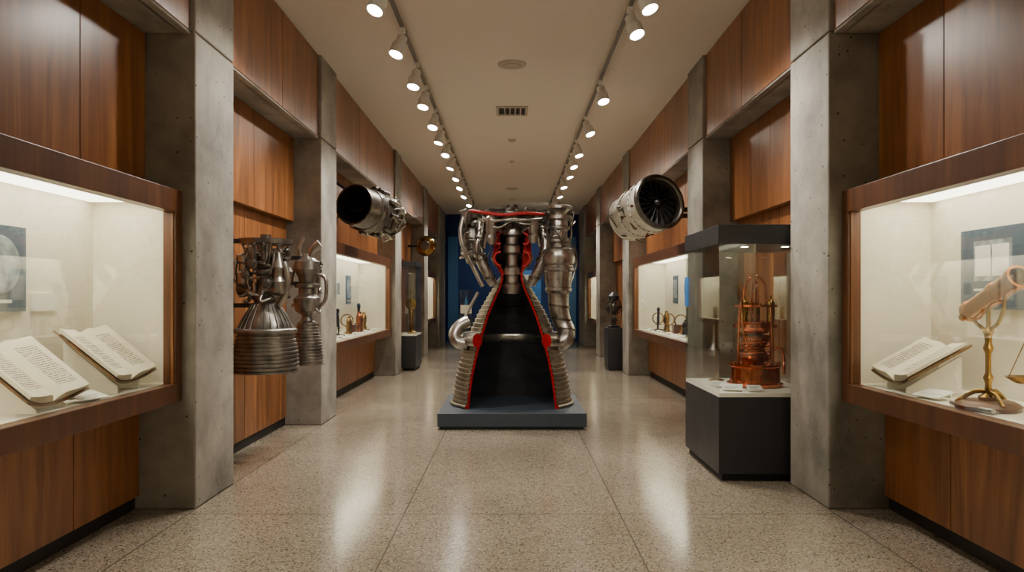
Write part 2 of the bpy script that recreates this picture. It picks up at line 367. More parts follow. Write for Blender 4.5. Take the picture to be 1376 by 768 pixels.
for a in (45.7,314.3):
    an=math.radians(a); prev=None; zz=0.0
    while zz<=1.561:
        r=interp(bell,zz)
        cur=[bm.verts.new((rr*math.sin(an),-rr*math.cos(an),zz)) for rr in (r-.024,r+.010)]
        if prev: bm.faces.new((prev[0],prev[1],cur[1],cur[0]))
        prev=cur; zz+=.039
finish(bm,'nozzle_cut_edge',RED,E)
for zz in (.2,.37,.55,.72,.86,1.0,1.1,1.2):
    r=interp(bell,zz)-.022
    lathe('nozzle_liner_ring',[(r+.004,zz-.008),(r-.007,zz),(r+.002,zz+.008)],BLACK,E,seg=60,a0=47,a1=313)
def torus_part(name,Rr,r,z,mat,parent,a0,a1,mats=None,seg=60,cap=0,sq=1.0):
    pr=[(Rr+r*math.cos(t*math.pi/8),z+sq*r*math.sin(t*math.pi/8)) for t in range(16)]
    return lathe(name,pr,mats or [mat],parent,seg=seg,a0=a0,a1=a1,closed=True,cap=cap,angle=50)
torus_part('fuel_manifold',.575,.078,.80,None,E,46,314,[STEEL,RED],cap=1,sq=1.1)
torus_part('base_ring',.75,.022,.022,None,E,46,314,[RIB,RED],cap=1)
oc=[(.165,1.56),(.14,1.60),(.16,1.66),(.235,1.73),(.27,1.80),(.25,1.88),(.19,1.93),(.21,1.98),(.27,2.03),(.275,2.09),(.22,2.15),(.15,2.17)]
ic=[(r-.026,z) for r,z in oc][::-1]
lathe('combustion_chamber',oc+ic,[STEELD,RED],E,seg=40,a0=60,a1=300,closed=True,cap=1)
lathe('injector_body',solid([(.10,1.36),(.12,1.40),(.125,1.47),(.085,1.50),(.085,1.58),(.105,1.60),(.105,1.68),(.075,1.72),(.075,1.84),(.115,1.87),(.115,1.95),(.09,1.98),(.09,2.06),(.13,2.09),(.13,2.18),(.10,2.23),(.06,2.26),(.05,2.28),(.15,2.29),(.15,2.31),(.06,2.33),(.06,2.4)]),STEEL,E,(0,-.03,0),None,36)
tubes('red_feed_lobes',[([(s*.14,-.16,2.11),(s*.19,-.17,2.08),(s*.21,-.17,2.02),(s*.18,-.17,1.97),(s*.14,-.16,1.98)],.016) for s in (-1,1)]+
      [([(s*.14,-.16,1.88),(s*.20,-.17,1.85),(s*.22,-.17,1.79),(s*.19,-.17,1.73),(s*.14,-.16,1.70)],.016) for s in (-1,1)],RED,E)
tubes('hot_gas_ducts',[([(s*.36,-.02,2.2),(s*.42,-.05,2.02),(s*.40,-.08,1.82),(s*.31,-.08,1.62),(s*.23,-.04,1.48)],.07,(.09,.055)) for s in (-1,1)],STEEL,E,18)
bm=bmesh.new()
for s in (-1,1):
    for p,dz,rr in (((s*.405,-.045,2.06),1,.102),((s*.385,-.08,1.78),1,.090),((s*.28,-.065,1.56),1,.075)):
        addtube(bm,[(p[0]-s*.003,p[1],p[2]-.012),(p[0]+s*.003,p[1],p[2]+.012)],rr,20,False)
        for k in range(12):
            a=k*math.pi/6; q0=(p[0]+rr*.92*math.cos(a),p[1]+rr*.92*math.sin(a)); addtube(bm,[(q0[0],q0[1],p[2]-.025),(q0[0],q0[1],p[2]+.025)],.007,6,False)
finish(bm,'duct_flanges',STEELD,E,smooth=True)
lathe('gimbal_plate',solid([(.30,2.31),(.33,2.32),(.33,2.345),(.28,2.355)]),STEELD,E,seg=36)
lathe('gimbal_block',solid([(.10,2.35),(.12,2.37),(.08,2.42),(.07,2.47)]),STEELD,E,seg=24)
tubes('red_crossfeed_pipe',[([(-.55,-.14,2.30),(-.50,-.2,2.37),(-.35,-.3,2.34),(-.1,-.34,2.31),(.15,-.33,2.33),(.35,-.24,2.33),(.40,-.1,2.34)],.020)],RED,E,12)
tubes('support_ring',[([(math.sin(t*math.pi/12)*.42,math.cos(t*math.pi/12)*.34,2.24) for t in range(25)],.02)],STEELD,E)
tubes('struts',[([(-.42,-.05,2.24),(-.22,-.1,1.95)],.016),([(.40,-.05,2.24),(.2,-.1,1.95)],.016),([(-.3,-.2,2.24),(-.1,-.1,2.31)],.016),([(.3,-.2,2.24),(.1,-.1,2.31)],.016),([(-.58,-.1,2.38),(.38,-.1,2.38)],.014),([(-.58,.15,2.42),(.45,.15,2.42)],.014)],STEELD,E,8,False)
tubes('upper_cross_lines',[([(-.3,-.3,2.2),(-.15,-.33,2.16),(0,-.3,2.24),(.15,-.33,2.2),(.3,-.28,2.22)],.014),([(-.35,-.24,2.26),(-.2,-.34,2.24),(.02,-.33,2.26),(.22,-.33,2.25),(.4,-.2,2.28)],.018),
    ([(-.13,-.16,2.12),(-.2,-.26,2.16),(-.3,-.26,2.08),(-.34,-.2,1.92)],.02),([(.13,-.16,2.12),(.2,-.26,2.16),(.3,-.24,2.08),(.34,-.2,1.94)],.02)],STEEL,E,10)
TP=(.575,-.08,0)
lathe('main_turbopump',solid([(.15,2.45),(.17,2.44),(.17,2.41),(.12,2.39),(.10,2.36),(.10,2.33),(.165,2.32),(.165,2.28),(.115,2.26),(.12,2.20),(.14,2.19),(.14,2.16),(.11,2.14),(.11,2.04),(.15,2.03),(.15,2.0),(.12,1.98),(.14,1.93),(.19,1.91),(.21,1.87),(.215,1.80),(.205,1.73),(.18,1.71),(.18,1.69),(.19,1.68),(.19,1.65),(.17,1.63),(.165,1.52),(.155,1.44),(.165,1.43),(.165,1.40),(.13,1.36),(.12,1.22)]),STEEL,E,TP,None,40)
bm=bmesh.new()
for zz,rr in ((2.30,.15),(2.015,.135),(1.665,.175),(1.415,.15)):
    for k in range(16):
        a=k*math.pi/8; addtube(bm,[(rr*math.cos(a),rr*math.sin(a),zz-.03),(rr*math.cos(a),rr*math.sin(a),zz+.03)],.008,6,False)
finish(bm,'pump_flange_bolts',STEELD,E,TP,None,True)
tubes('pump_sense_lines',[([(.45,-.2,2.3),(.42,-.24,2.15),(.44,-.24,1.95),(.38,-.26,1.8),(.40,-.24,1.5)],.010),([(.70,-.2,2.3),(.73,-.2,2.1),(.70,-.22,1.98),(.78,-.14,1.9),(.79,-.12,1.7),(.73,-.14,1.5)],.012),([(.5,-.22,2.18),(.56,-.25,2.1),(.62,-.24,2.0),(.66,-.22,2.12)],.012)],STEELD,E,8)
tubes('discharge_duct',[([(.575,-.08,1.30),(.585,-.09,1.15),(.625,-.1,1.0),(.67,-.14,.90),(.65,-.2,.80),(.56,-.2,.74)],.1,(.13,.09))],STEEL,E,20)
bm=bmesh.new()
for p,rr in (((.58,-.085,1.21),.137),((.607,-.1,1.05),.128),((.665,-.125,.93),.118)):
    addtube(bm,[(p[0],p[1],p[2]-.015),(p[0]+.004,p[1],p[2]+.015)],rr,20,False)
finish(bm,'duct_clamps',STEELD,E,smooth=True)
tubes('left_return_duct',[([(-.54,-.12,1.02),(-.64,-.16,.97),(-.70,-.2,.86),(-.65,-.24,.77),(-.54,-.24,.75)],.075),([(-.42,-.1,1.38),(-.54,-.12,1.15),(-.60,-.14,.98)],.02)],STEEL,E,16)
lathe('oxidiser_turbopump',solid([(.13,2.36),(.14,2.34),(.14,2.30),(.08,2.28),(.08,2.20),(.13,2.18),(.15,2.12),(.15,2.02),(.11,1.98),(.11,1.92),(.14,1.90),(.14,1.86),(.09,1.82),(.07,1.74)]),STEELD,E,(-.50,.02,0),None,32)
lathe('preburner',solid([(.05,2.3),(.07,2.28),(.07,2.12),(.05,2.08),(.07,2.04),(.04,1.96)]),STEEL,E,(-.25,-.26,0),None,24)
lathe('preburner_b',solid([(.05,2.28),(.065,2.26),(.065,2.14),(.05,2.1),(.07,2.06),(.04,1.98)]),STEEL,E,(.26,-.24,0),None,24)
def tangle(name,parent,mat,cx,cy,rx,ry,z0,z1,n,rmin,rmax,seed,side=None):
    rr=random.Random(seed); L=[]
    for i in range(n):
        a=rr.uniform(0,2*math.pi) if side is None else rr.uniform(*side)
        zz=rr.uniform(z0,z1); pts=[]
        for k in range(5):
            pts.append((cx+rx*math.cos(a)*rr.uniform(.75,1.1),cy+ry*math.sin(a)*rr.uniform(.75,1.1),zz))
            if rr.random()<.5: a+=rr.uniform(-.7,.7); zz+=rr.uniform(-.04,.04)
            else: zz+=rr.uniform(-.16,.16)
            zz=min(max(zz,z0),z1)
        L.append((pts,rr.uniform(rmin,rmax)))
    return tubes(name,L,mat,parent,8)
tangle('pipe_bundle_left',E,STEELD,-.46,-.05,.15,.17,1.85,2.38,14,.010,.022,3)
tangle('pipe_bundle_left_b',E,STEEL,-.46,-.08,.17,.16,1.85,2.38,10,.010,.020,5)
tangle('pipe_bundle_left_c',E,STEEL,-.46,-.10,.18,.18,1.8,2.38,12,.006,.010,6)
tangle('pipe_bundle_right',E,STEELD,.36,-.05,.10,.15,2.1,2.38,9,.010,.02,9)
tangle('pipe_bundle_mid',E,STEELD,0,.05,.3,.2,2.15,2.42,14,.010,.02,11)
tangle('pipe_bundle_pump',E,STEEL,.575,-.08,.20,.20,1.95,2.38,9,.006,.010,12)
tubes('pump_lines',[([(-.6,-.16,2.3),(-.63,-.18,2.1),(-.58,-.18,1.9),(-.48,-.16,1.7),(-.36,-.16,1.45)],.028)],STEEL,E,12)
# ---------------------------------------------------------------- hung engine pair (left wall)
def hung_engine(loc):
    e=empty('vertical_rocket_engine',loc)
    b=[(0,.292),(.06,.296),(.17,.288),(.27,.272),(.36,.25)]
    pr=[]; z=0
    while z<.36:
        r=interp(b,z); pr+=[(r+.008,z),(r+.008,z+.018),(r-.008,z+.024),(r-.008,z+.034)]; z+=.036
    pr=[(.27,.01),(.285,0)]+pr+[(.262,.37),(.262,.40),(.235,.41),(.225,.45),(.19,.52),(.15,.58),(.12,.63),(.10,.66),(.13,.68),(.14,.71),(.10,.73),(.085,.78),(.085,.90),(.12,.91),(.12,.95),(.09,.97),(.09,1.05),(.14,1.07),(.14,1.10),(.06,1.12),(.06,1.2),(0,1.2)]
    lathe('nozzle_and_chamber',pr,IRON,e,seg=56,angle=30)
    lathe('top_mount_ring',[(.20,1.19),(.245,1.19),(.245,1.235),(.20,1.235),(.20,1.19)],STEELD,e,seg=40)
    lathe('top_flange',solid([(.08,1.2),(.13,1.2),(.13,1.24),(.05,1.25),(.05,1.28)]),STEELD,e)
    bm=bmesh.new()
    for k in range(6):
        a=k*math.pi/3; addtube(bm,[(.22*math.cos(a),.22*math.sin(a),1.2),(.10*math.cos(a),.10*math.sin(a),.95)],.012,8,False)
        addtube(bm,[(0,0,1.21),(.22*math.cos(a),.22*math.sin(a),1.21)],.012,8,False)
    for k in range(24):
        a=k*math.pi/12; addtube(bm,[(.255*math.cos(a),.255*math.sin(a),.40),(.2*math.cos(a),.2*math.sin(a),.51),(.125*math.cos(a),.125*math.sin(a),.63)],.006,6,False)
    finish(bm,'truss_and_cooling_tubes',IRON,e,smooth=True)
    torus_part('manifold_ring',.262,.025,.385,None,e,0,360,[IRON])
    lathe('pump_a',solid([(.05,.8),(.075,.82),(.075,.92),(.05,.94),(.05,1.0),(.07,1.02),(.07,1.08),(.03,1.1)]),STEEL,e,(-.17,-.08,0))
    lathe('pump_b',solid([(.04,.72),(.07,.74),(.08,.84),(.05,.88),(.05,.95),(.06,.97),(.02,1.1)]),STEEL,e,(.15,-.1,0))
    lathe('valve_drum',solid([(.06,-.06),(.07,-.05),(.07,.05),(.06,.06)]),STEELD,e,(-.19,-.02,.78),(0,math.pi/2,0))
    for i,(p,r) in enumerate((((-.05,-.2,1.0),.05),((.08,-.2,.82),.045),((-.12,-.19,.9),.04))):
        lathe('valve_cap_%d'%i,solid([(r,-.02),(r,.02),(r*.6,.03),(r*.6,.05)]),STEELD,e,p,(math.pi/2,0,0),20)
    tangle('feed_pipes',e,IRON,0,0,.20,.18,.66,1.18,22,.010,.02,21)
    tangle('feed_pipes_b',e,STEELD,0,0,.21,.19,.7,1.18,12,.012,.024,22)
    tangle('feed_pipes_c',e,STEEL,0,0,.22,.20,.7,1.18,12,.005,.009,23)
    tubes('elbow_pipe',[([(-.26,0,1.05),(-.27,-.03,1.0),(-.27,-.05,.88),(-.2,-.06,.8),(-.1,-.05,.7)],.022),([(.2,-.1,1.02),(.23,-.1,.9),(.22,-.08,.75),(.14,-.06,.62)],.028)],STEEL,e,12)
    boxes('wall_bracket',[(-.35,0,-.03,.03,1.2,1.24),(-.35,-.05,-.03,.03,.60,.64)],CASEBLK,e)
    boxes('wall_plate',[(-.355,-.335,-.1,.1,.5,1.28)],CASEBLK,e)
    return e
hung_engine((-2.30,6.95,.81))
e=empty('compact_rocket_engine',(-2.16,7.85,.80))
b=[(0,.165),(.1,.16),(.25,.14),(.42,.10)]; pr=[];z=0
while z<.42:
    r=interp(b,z); pr+=[(r+.006,z),(r+.006,z+.016),(r-.005,z+.02),(r-.005,z+.03)]; z+=.032
pr+=[(.07,.46),(.05,.5),(.07,.53),(.12,.56),(.14,.62),(.13,.70),(.09,.74),(.09,.8),(.13,.81),(.13,.84),(.08,.86),(.10,.93),(.14,1.0),(.13,1.08),(.07,1.12),(.05,1.16),(.0,1.17)]
lathe('nozzle_and_pump',pr,IRON,e,seg=44,angle=30)
tubes('inlet_horns',[([(.03,0,1.1),(.06,-.02,1.2),(.14,-.02,1.27)],.03,(.03,.05)),([(-.04,0,1.08),(-.08,-.02,1.2),(-.03,-.02,1.34)],.02),([(.1,-.02,.95),(.2,-.03,.9),(.2,-.02,.7),(.13,0,.6)],.02)],STEEL,e,14)
tangle('feed_pipes',e,IRON,0,0,.15,.14,.5,1.08,12,.008,.018,31)
boxes('wall_bracket',[(-.49,0,-.03,.03,.83,.87),(-.49,-.0,-.03,.03,1.10,1.14),(-.495,-.48,-.09,.09,.7,1.25)],CASEBLK,e)
# ---------------------------------------------------------------- jet engines
def axis_q(d): return Vector(d).normalized().to_track_quat('Z','Y')
def jet_left():
    p0=Vector((-2.2,10.35,2.80)); p1=Vector((-1.82,11.5,2.68)); d=(p1-p0)
    e=empty('afterburner_jet_engine',p0,axis_q(d))
    pr=[(.0,.45),(.18,.42),(.25,.1),(.265,0),(.285,0),(.29,.02),(.29,.30),(.305,.31),(.305,.34)]
    z=.34
    while z<.85: pr+=[(.31,z+.01),(.31,z+.035),(.295,z+.04),(.295,z+.06)]; z+=.065
    pr+=[(.27,.92),(.27,1.02),(.22,1.06),(.2,1.12),(0,1.12)]
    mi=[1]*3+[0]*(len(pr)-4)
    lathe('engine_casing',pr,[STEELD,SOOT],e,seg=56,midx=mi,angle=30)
    tangle('external_lines',e,STEEL,0,0,.325,.325,.35,1.05,26,.008,.02,41)
    tangle('external_lines_b',e,STEELD,0,0,.33,.33,.4,1.05,14,.012,.026,42)
    bm=bmesh.new()
    for k in range(10):
        a=k*math.pi/5+.2; addtube(bm,[(.33*math.cos(a),.33*math.sin(a),.5),(.34*math.cos(a),.34*math.sin(a),.68)],.032,12,False)
    finish(bm,'accessory_canisters',STEELD,e,smooth=True)
    b=empty('engine_wall_bracket'); b.parent=e; b.matrix_parent_inverse=(Matrix.Translation(p0)@axis_q(d).to_matrix().to_4x4()).inverted()
    tubes('bracket_arms',[([(-2.595,10.7,2.75),(-2.15,10.7,2.76)],.03),([(-2.595,11.1,2.72),(-2.0,11.1,2.72)],.03),([(-2.595,10.7,3.2),(-2.15,10.75,2.9)],.02)],CASEBLK,b,8,False)
jet_left()
def jet_right():
    p0=Vector((1.97,9.9,2.78)); p1=Vector((1.62,10.8,2.60)); d=p1-p0
    e=empty('turbofan_jet_engine',p0,axis_q(d))
    pr=[(.315,.34),(.325,.02),(.34,-.01),(.365,-.01),(.375,.02),(.375,.05),(.36,.06),(.355,.22),(.37,.23),(.37,.26),(.35,.27),(.34,.50),(.355,.51),(.355,.55),(.33,.56),(.31,.78),(.325,.79),(.325,.82),(.28,.83),(.22,.95),(.18,1.0),(.0,1.0)]
    lathe('fan_casing',pr,[JETW,VENTD],e,seg=64,midx=[1]+[0]*(len(pr)-2),angle=30)
    lathe('inlet_lip',[(.32,.0),(.335,-.018),(.365,-.018),(.38,0),(.38,.03)],STEELD,e,seg=64)
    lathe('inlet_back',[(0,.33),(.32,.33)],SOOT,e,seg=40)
    lathe('spinner',[(0,.0),(.03,.02),(.06,.07),(.075,.14),(.075,.28)],CASEBLK,e,seg=32)
    bm=bmesh.new()
    for k in range(18):
        a=2*math.pi*k/18; ca,sa=math.cos(a),math.sin(a); q=[]
        for r,w,tw in ((.07,.010,.05),(.2,.026,.045),(.315,.040,.035)):
            for sg in (-1,1):
                x=r*ca-sg*w*sa; y=r*sa+sg*w*ca; q.append(bm.verts.new((x,y,.12+sg*tw)))
        bm.faces.new((q[0],q[1],q[3],q[2])); bm.faces.new((q[2],q[3],q[5],q[4]))
    o=finish(bm,'fan_blades',simple('fan_blade_dark',(84,84,88),.4,.5,.2,10),e); md=o.modifiers.new('s','SOLIDIFY'); md.thickness=.005
    bm=bmesh.new()
    for k in range(28):
        a=2*math.pi*k/28
        for zz,r in ((.245,.36),(.53,.345)):
            addtube(bm,[(r*math.cos(a),r*math.sin(a),zz-.03),(r*math.cos(a),r*math.sin(a),zz+.03)],.009,6,False)
    finish(bm,'flange_bolts',STEELD,e,smooth=True)
    tangle('casing_lines',e,STEELD,0,0,.365,.365,.3,.85,12,.008,.016,51)
    tangle('casing_lines_b',e,simple('rust_line',(120,74,44),.5,.5,.3,10),0,0,.36,.36,.1,.75,6,.008,.014,52)
    boxes('access_panels',[(-.372,-.35,-.06,.06,.09,.19),(-.36,-.33,-.1,.0,.33,.45)],STEELD,e)
    b=empty('engine_wall_bracket'); b.parent=e; b.matrix_parent_inverse=(Matrix.Translation(p0)@axis_q(d).to_matrix().to_4x4()).inverted()
    tubes('bracket_arms',[([(2.595,10.3,2.72),(2.1,10.3,2.72)],.035),([(2.595,10.7,2.68),(1.95,10.7,2.68)],.035)],CASEBLK,b,8,False)
jet_right()
# ---------------------------------------------------------------- freestanding vitrine right with copper apparatus
def vitrine(x0,x1,y0,y1,zd,zg,zc,name='glass_display_case'):
    e=empty(name,(0,0,0))
    boxes('base',[(x0,x1,y0,y1,.06,zd-.03,0),(x0+.03,x1-.03,y0+.03,y1-.03,0,.06,1)],[CASEBLK,SOOT],e,bev=.004)
    boxes('deck',[(x0+.005,x1-.005,y0+.005,y1-.005,zd-.03,zd)],DECK,e)
    boxes('top_cap',[(x0-.005,x1+.005,y0-.005,y1+.005,zg,zc)],CASEBLK,e,bev=.004)
    t=.008
    boxes('glass_front',[(x0,x1,y0,y0+t,zd,zg)],GLASS,e); boxes('glass_back',[(x0,x1,y1-t,y1,zd,zg)],GLASS,e)
    boxes('glass_sides',[(x0,x0+t,y0+t,y1-t,zd,zg),(x1-t,x1,y0+t,y1-t,zd,zg)],GLASS,e)
    return e
e=vitrine(1.69,2.55,6.08,7.25,.72,1.94,2.10)
lathe('cap_lamp',[(0,0),(.03,0)],emis('vitrine_fill_glow',(255,236,205),50.0),e,(2.0,6.4,1.937))  # added glowing disc to light the case inside; no lamp fitted there
lathe('fill_glow_disc_b',[(0,0),(.03,0)],bpy.data.materials['vitrine_fill_glow'],e,(2.35,6.4,1.937))  # second added fill disc under the cap
boxes('info_sign',[(1.675,1.685,7.10,7.22,1.42,1.70)],BLUEL,e)
A=empty('copper_distillation_apparatus',(2.16,6.62,.72))
lathe('drum_base',solid([(.19,0),(.235,.005),(.24,.03),(.215,.04),(.21,.17),(.225,.18),(.225,.20),(.18,.215),(.11,.25)]),COPPER,A,seg=48)
lathe('still_body',solid([(.11,.24),(.125,.26),(.10,.30),(.08,.33),(.12,.40),(.14,.44),(.14,.45),(.06,.46)]),COPPERD,A,seg=40)
lathe('upper_vessel',solid([(.05,.46),(.11,.47),(.15,.52),(.165,.55),(.165,.57),(.12,.58)]),COPPER,A,seg=40)
lathe('tall_cylinder',solid([(.045,.56),(.045,.70),(.055,.71),(.055,.73),(.02,.74),(.015,.86)]),COPPERD,A,seg=24)
lathe('ring_upper',[(.17,.70),(.19,.70),(.19,.72),(.17,.72),(.17,.70)],COPPER,A,seg=40)
lathe('ring_lower',[(.15,.52),(.19,.52),(.19,.545),(.15,.545),(.15,.52)],COPPER,A,seg=40)
for i,(x,y) in enumerate(((-.12,-.08),(.12,-.06))):
    lathe('side_cylinder_%d'%i,solid([(.025,.57),(.035,.58),(.035,.74),(.028,.75),(.01,.77),(.01,.80)]),BRASS,A,(x,y,0),None,20)
lathe('spigot_tap',solid([(.012,0),(.012,.05),(.02,.055),(.02,.07)]),BRASS,A,(0,-.21,.09),(math.pi/2,0,0),16)
L=[]
for k in range(4):
    a=k*math.pi/2+.5; L.append(([(.2*math.cos(a),.2*math.sin(a),.19),(.2*math.cos(a),.2*math.sin(a),.36),(.18*math.cos(a),.18*math.sin(a),.72)],.011))
L.append(([(-.1,0,.72),(-.085,0,.9),(0,0,.98),(.085,0,.9),(.1,0,.72)],.010))
L.append(([(0,-.1,.72),(0,-.06,.88),(0,0,.93),(0,.06,.88),(0,.1,.72)],.007))
L.append(([(.12,-.02,.3),(.2,-.08,.34),(.22,-.1,.25),(.2,-.16,.12)],.012))
L.append(([(-.12,-.08,.78),(-.16,-.12,.72),(-.15,-.15,.5),(-.10,-.12,.36)],.007))
tubes('frame_and_pipes',L,COPPER,A,10)
tubes('coil_pipe',[([(.13*math.cos(t*.5),.13*math.sin(t*.5),.27+t*.0035) for t in range(40)],.006)],COPPER,A,6)
tubes('cross_bars',[([(-.19,-.02,.71),(.19,.02,.71)],.008),([(-.02,-.19,.71),(.02,.19,.71)],.008)],COPPER,A,8,False)
bm=bmesh.new()
for k in range(16):
    a=k*math.pi/8; addtube(bm,[(.212*math.cos(a),.212*math.sin(a),.19),(.212*math.cos(a),.212*math.sin(a),.215)],.009,6,False)
finish(bm,'drum_rivets',BRASS,A,smooth=True)
def glassware(name,loc):
    e=empty(name,loc)
    lathe('stand_base',solid([(.07,0),(.07,.015),(.02,.025)]),BRASS,e)
    tubes('stand',[([(0,0,.02),(0,0,.62)],.007),([(0,0,.4),(0.0,.06,.4)],.005)],BRASS,e,8,False)
    lathe('flask',[(.0,.22),(.05,.24),(.06,.29),(.03,.34),(.016,.40),(.016,.52)],STEEL,e,(0,.06,0))
    return e
glassware('retort_stand',(1.92,7.0,.72))
def label(name,loc,w=.14,h=.1,rz=0,tilt=20,parent=None):
    e=empty(name,loc,(math.radians(tilt),0,rz))
    boxes('card',[(-w/2,w/2,-h/2,h/2,0,.006)],CARD,e); boxes('foot',[(-w/2*.8,w/2*.8,h/2-.02,h/2-.008,-.03,0)],CARD,e)
    boxes('printed_lines',[(-w/2*.8,w/2*(.3+.4*((i*7)%3)/2),-h/2+.02+i*.018,-h/2+.024+i*.018,.006,.0065) for i in range(3)],VENTD,e)
    return e
label('exhibit_label',(1.85,6.25,.75),.16,.11,math.radians(-20)); label('exhibit_label',(2.02,6.2,.75),.12,.09,0)
label('exhibit_label',(1.80,6.5,.75),.12,.09,math.radians(-40))
# ---------------------------------------------------------------- far pedestals
e=vitrine(-2.28,-1.98,15.3,16.3,.75,2.15,2.25)
G=empty('brass_regulator_clock',(-2.13,15.75,.75))
lathe('pillar',solid([(.09,0),(.1,.03),(.04,.06),(.03,.4),(.05,.45),(.03,.5)]),BRASS,G)
lathe('dial',solid([(.10,-.03),(.12,-.02),(.12,.02),(.10,.03)]),BRASS,G,(0,0,.62),(math.pi/2,0,0))
tubes('finial',[([(0,0,.73),(0,0,.9)],.012)],BRASS,G,8,False)
boxes('black_pedestal',[(1.98,2.3,15.35,15.95,.04,.88,0),(2.0,2.28,15.37,15.93,0,.04,0)],CASEBLK,bev=.006)
G=empty('armillary_instrument',(2.14,15.65,.88))
lathe('base',solid([(.13,0),(.14,.03),(.06,.05),(.04,.12),(.08,.15),(.05,.2)]),CASEBLK,G)
lathe('core_sphere',[(.0,.28)]+[(.13*math.sin(t*math.pi/10),.42-.13*math.cos(t*math.pi/10)) for t in range(1,10)]+[(0,.55)],STEELD,G)
for i,rt in enumerate(((0,0,0),(math.pi/2,0,0),(math.pi/2,0,math.pi/2),(.9,.4,0))):
    lathe('ring_%d'%i,[(.15,-.012),(.165,-.012),(.165,.012),(.15,.012),(.15,-.012)],CASEBLK,G,(0,0,.42),rt)
lathe('top_drum',solid([(.05,.56),(.11,.58),(.12,.66),(.08,.70),(.03,.74)]),CASEBLK,G)
tubes('posts',[([(.12*math.cos(a),.12*math.sin(a),.03),(.17*math.cos(a),.17*math.sin(a),.4),(.1*math.cos(a),.1*math.sin(a),.62)],.012) for a in (0,2.1,4.2)],STEELD,G,8)
G=empty('gold_spherical_tank',(-2.12,18.4,2.78))
lathe('sphere',[(0,-.24)]+[(.24*math.sin(t*math.pi/14),-.24*math.cos(t*math.pi/14)) for t in range(1,14)]+[(0,.24)],BRASS,G,rot=(0,math.pi/2,0),seg=36)
lathe('band',[(.24,-.02),(.255,-.02),(.255,.02),(.24,.02)],STEELD,G,rot=(math.pi/2,0,0))
lathe('neck',solid([(.1,-.34),(.12,-.3),(.08,-.2)]),STEELD,G,rot=(-math.pi/2,0,0))
tubes('wall_arm',[([(-.45,0,0),(-.15,0,0)],.03)],CASEBLK,G,8,False)
G=empty('white_display_pedestal',(-1.42,23.2,0))
boxes('base',[(-.2,.2,-.2,.2,0,.9,0),(-.22,.22,-.22,.22,.9,.93,0)],[PLINTH],G,bev=.004)
boxes('acrylic_cover',[(-.2,.2,-.2,-.195,.93,1.75),(-.2,.2,.195,.2,.93,1.75),(-.2,-.195,-.195,.195,.93,1.75),(.195,.2,-.195,.195,.93,1.75),(-.2,.2,-.2,.2,1.75,1.76)],GLASS,G)
boxes('caption_plate',[(-.17,.17,-.225,-.2,1.02,1.28)],CARD,G)
lathe('rocket_model',solid([(.05,.93),(.07,.94),(.02,1.0),(.05,1.05),(.055,1.3),(.04,1.45),(.0,1.58)]),BLUEL,G)
# ---------------------------------------------------------------- books
def open_book(loc,s,tilt,w=.58,h=.42,yaw=0):
    rz=math.radians(90) if s<0 else math.radians(-90)
    rot=(Matrix.Rotation(rz+yaw,4,'Z')@Matrix.Rotation(math.radians(tilt),4,'X')).to_euler()
    e=empty('open_antique_book',loc,rot)
    for sg in (-1,1):
        bm=bmesh.new(); n=16; top=[];bot=[]
        for i in range(n+1):
            t=i/n; x=sg*t*w/2; zz=.006+.066*math.sin(min(1,t*3.0)*math.pi/2)*(1-.6*t)+.055*t*t
            top.append((x,zz)); bot.append((x,.004+.055*t*t+.008*t))
        A=[[bm.verts.new((x,y,z)) for x,z in top+bot[::-1]] for y in (-h/2,h/2)]
        k=len(A[0])
        for i in range(k): bm.faces.new((A[0][i],A[0][(i+1)%k],A[1][(i+1)%k],A[1][i]))
        bm.faces.new(A[0]); bm.faces.new(A[1][::-1])
        finish(bm,'page_block',PAGE,e,smooth=True,angle=40)
        bm=bmesh.new(); A=[]
        for y in (-h/2-.012,h/2+.012):
            pts=[(sg*t*(w/2+.015)/6,.001+.055*(t/6)**2+.006*(t/6)) for t in range(7)]
            A.append([bm.verts.new((x,y,z)) for x,z in pts]+[bm.verts.new((x,y,z-.012)) for x,z in pts[::-1]])
        k=len(A[0])
        for i in range(k): bm.faces.new((A[0][i],A[0][(i+1)%k],A[1][(i+1)%k],A[1][i]))
        bm.faces.new(A[0]); bm.faces.new(A[1][::-1])
        finish(bm,'cover',LEATHER,e)
    return e
def cradle(loc,s,tilt,w,h,zd=.9):
    t=math.radians(tilt); x0=-h/2*math.cos(t); x1=-x0; c=loc[2]-.022
    z0=max(zd+.005,c-h/2*math.sin(t)); z1=c+h/2*math.sin(t)
    bm=bmesh.new()
    for yo in (-w*.22,w*.22):
        A=[]
        for y in (yo-.006,yo+.006):
            A.append([bm.verts.new((loc[0]+s*x,loc[1]+y,z)) for x,z in ((x0,zd),(x1,zd),(x1,z1),(x0,z0))])
        for i in range(4): bm.faces.new((A[0][i],A[0][(i+1)%4],A[1][(i+1)%4],A[1][i]))
        bm.faces.new(A[0]); bm.faces.new(A[1][::-1])
    finish(bm,'book_cradle',DECK)
for loc,s,t,yaw,w,h in (((-2.64,4.80,1.11),-1,40,0.10,.62,.44),((-2.63,3.98,1.08),-1,40,0.05,.56,.43),((2.65,4.80,1.06),1,30,-.1,.56,.40)):
    open_book(loc,s,t,w,h,yaw); cradle(loc,s,t,w,h)
label('exhibit_label',(-2.47,4.33,.93),.2,.13,math.radians(75),15)
label('exhibit_label',(2.50,4.42,.93),.2,.13,math.radians(-75),15)
def wall_poster(name,x,y,z,w,h,s,parts):
    e=empty(name,(x,y,z)); boxes('board',[(-.01,.01,-w/2,w/2,-h/2,h/2)],SLATEB,e)
    for i,(yc,zc,ww,hh,m) in enumerate(parts): boxes('print_%d'%i,[(-s*.01,-s*(.012+.002*i),yc-ww/2,yc+ww/2,zc-hh/2,zc+hh/2)],m,e)
    return e
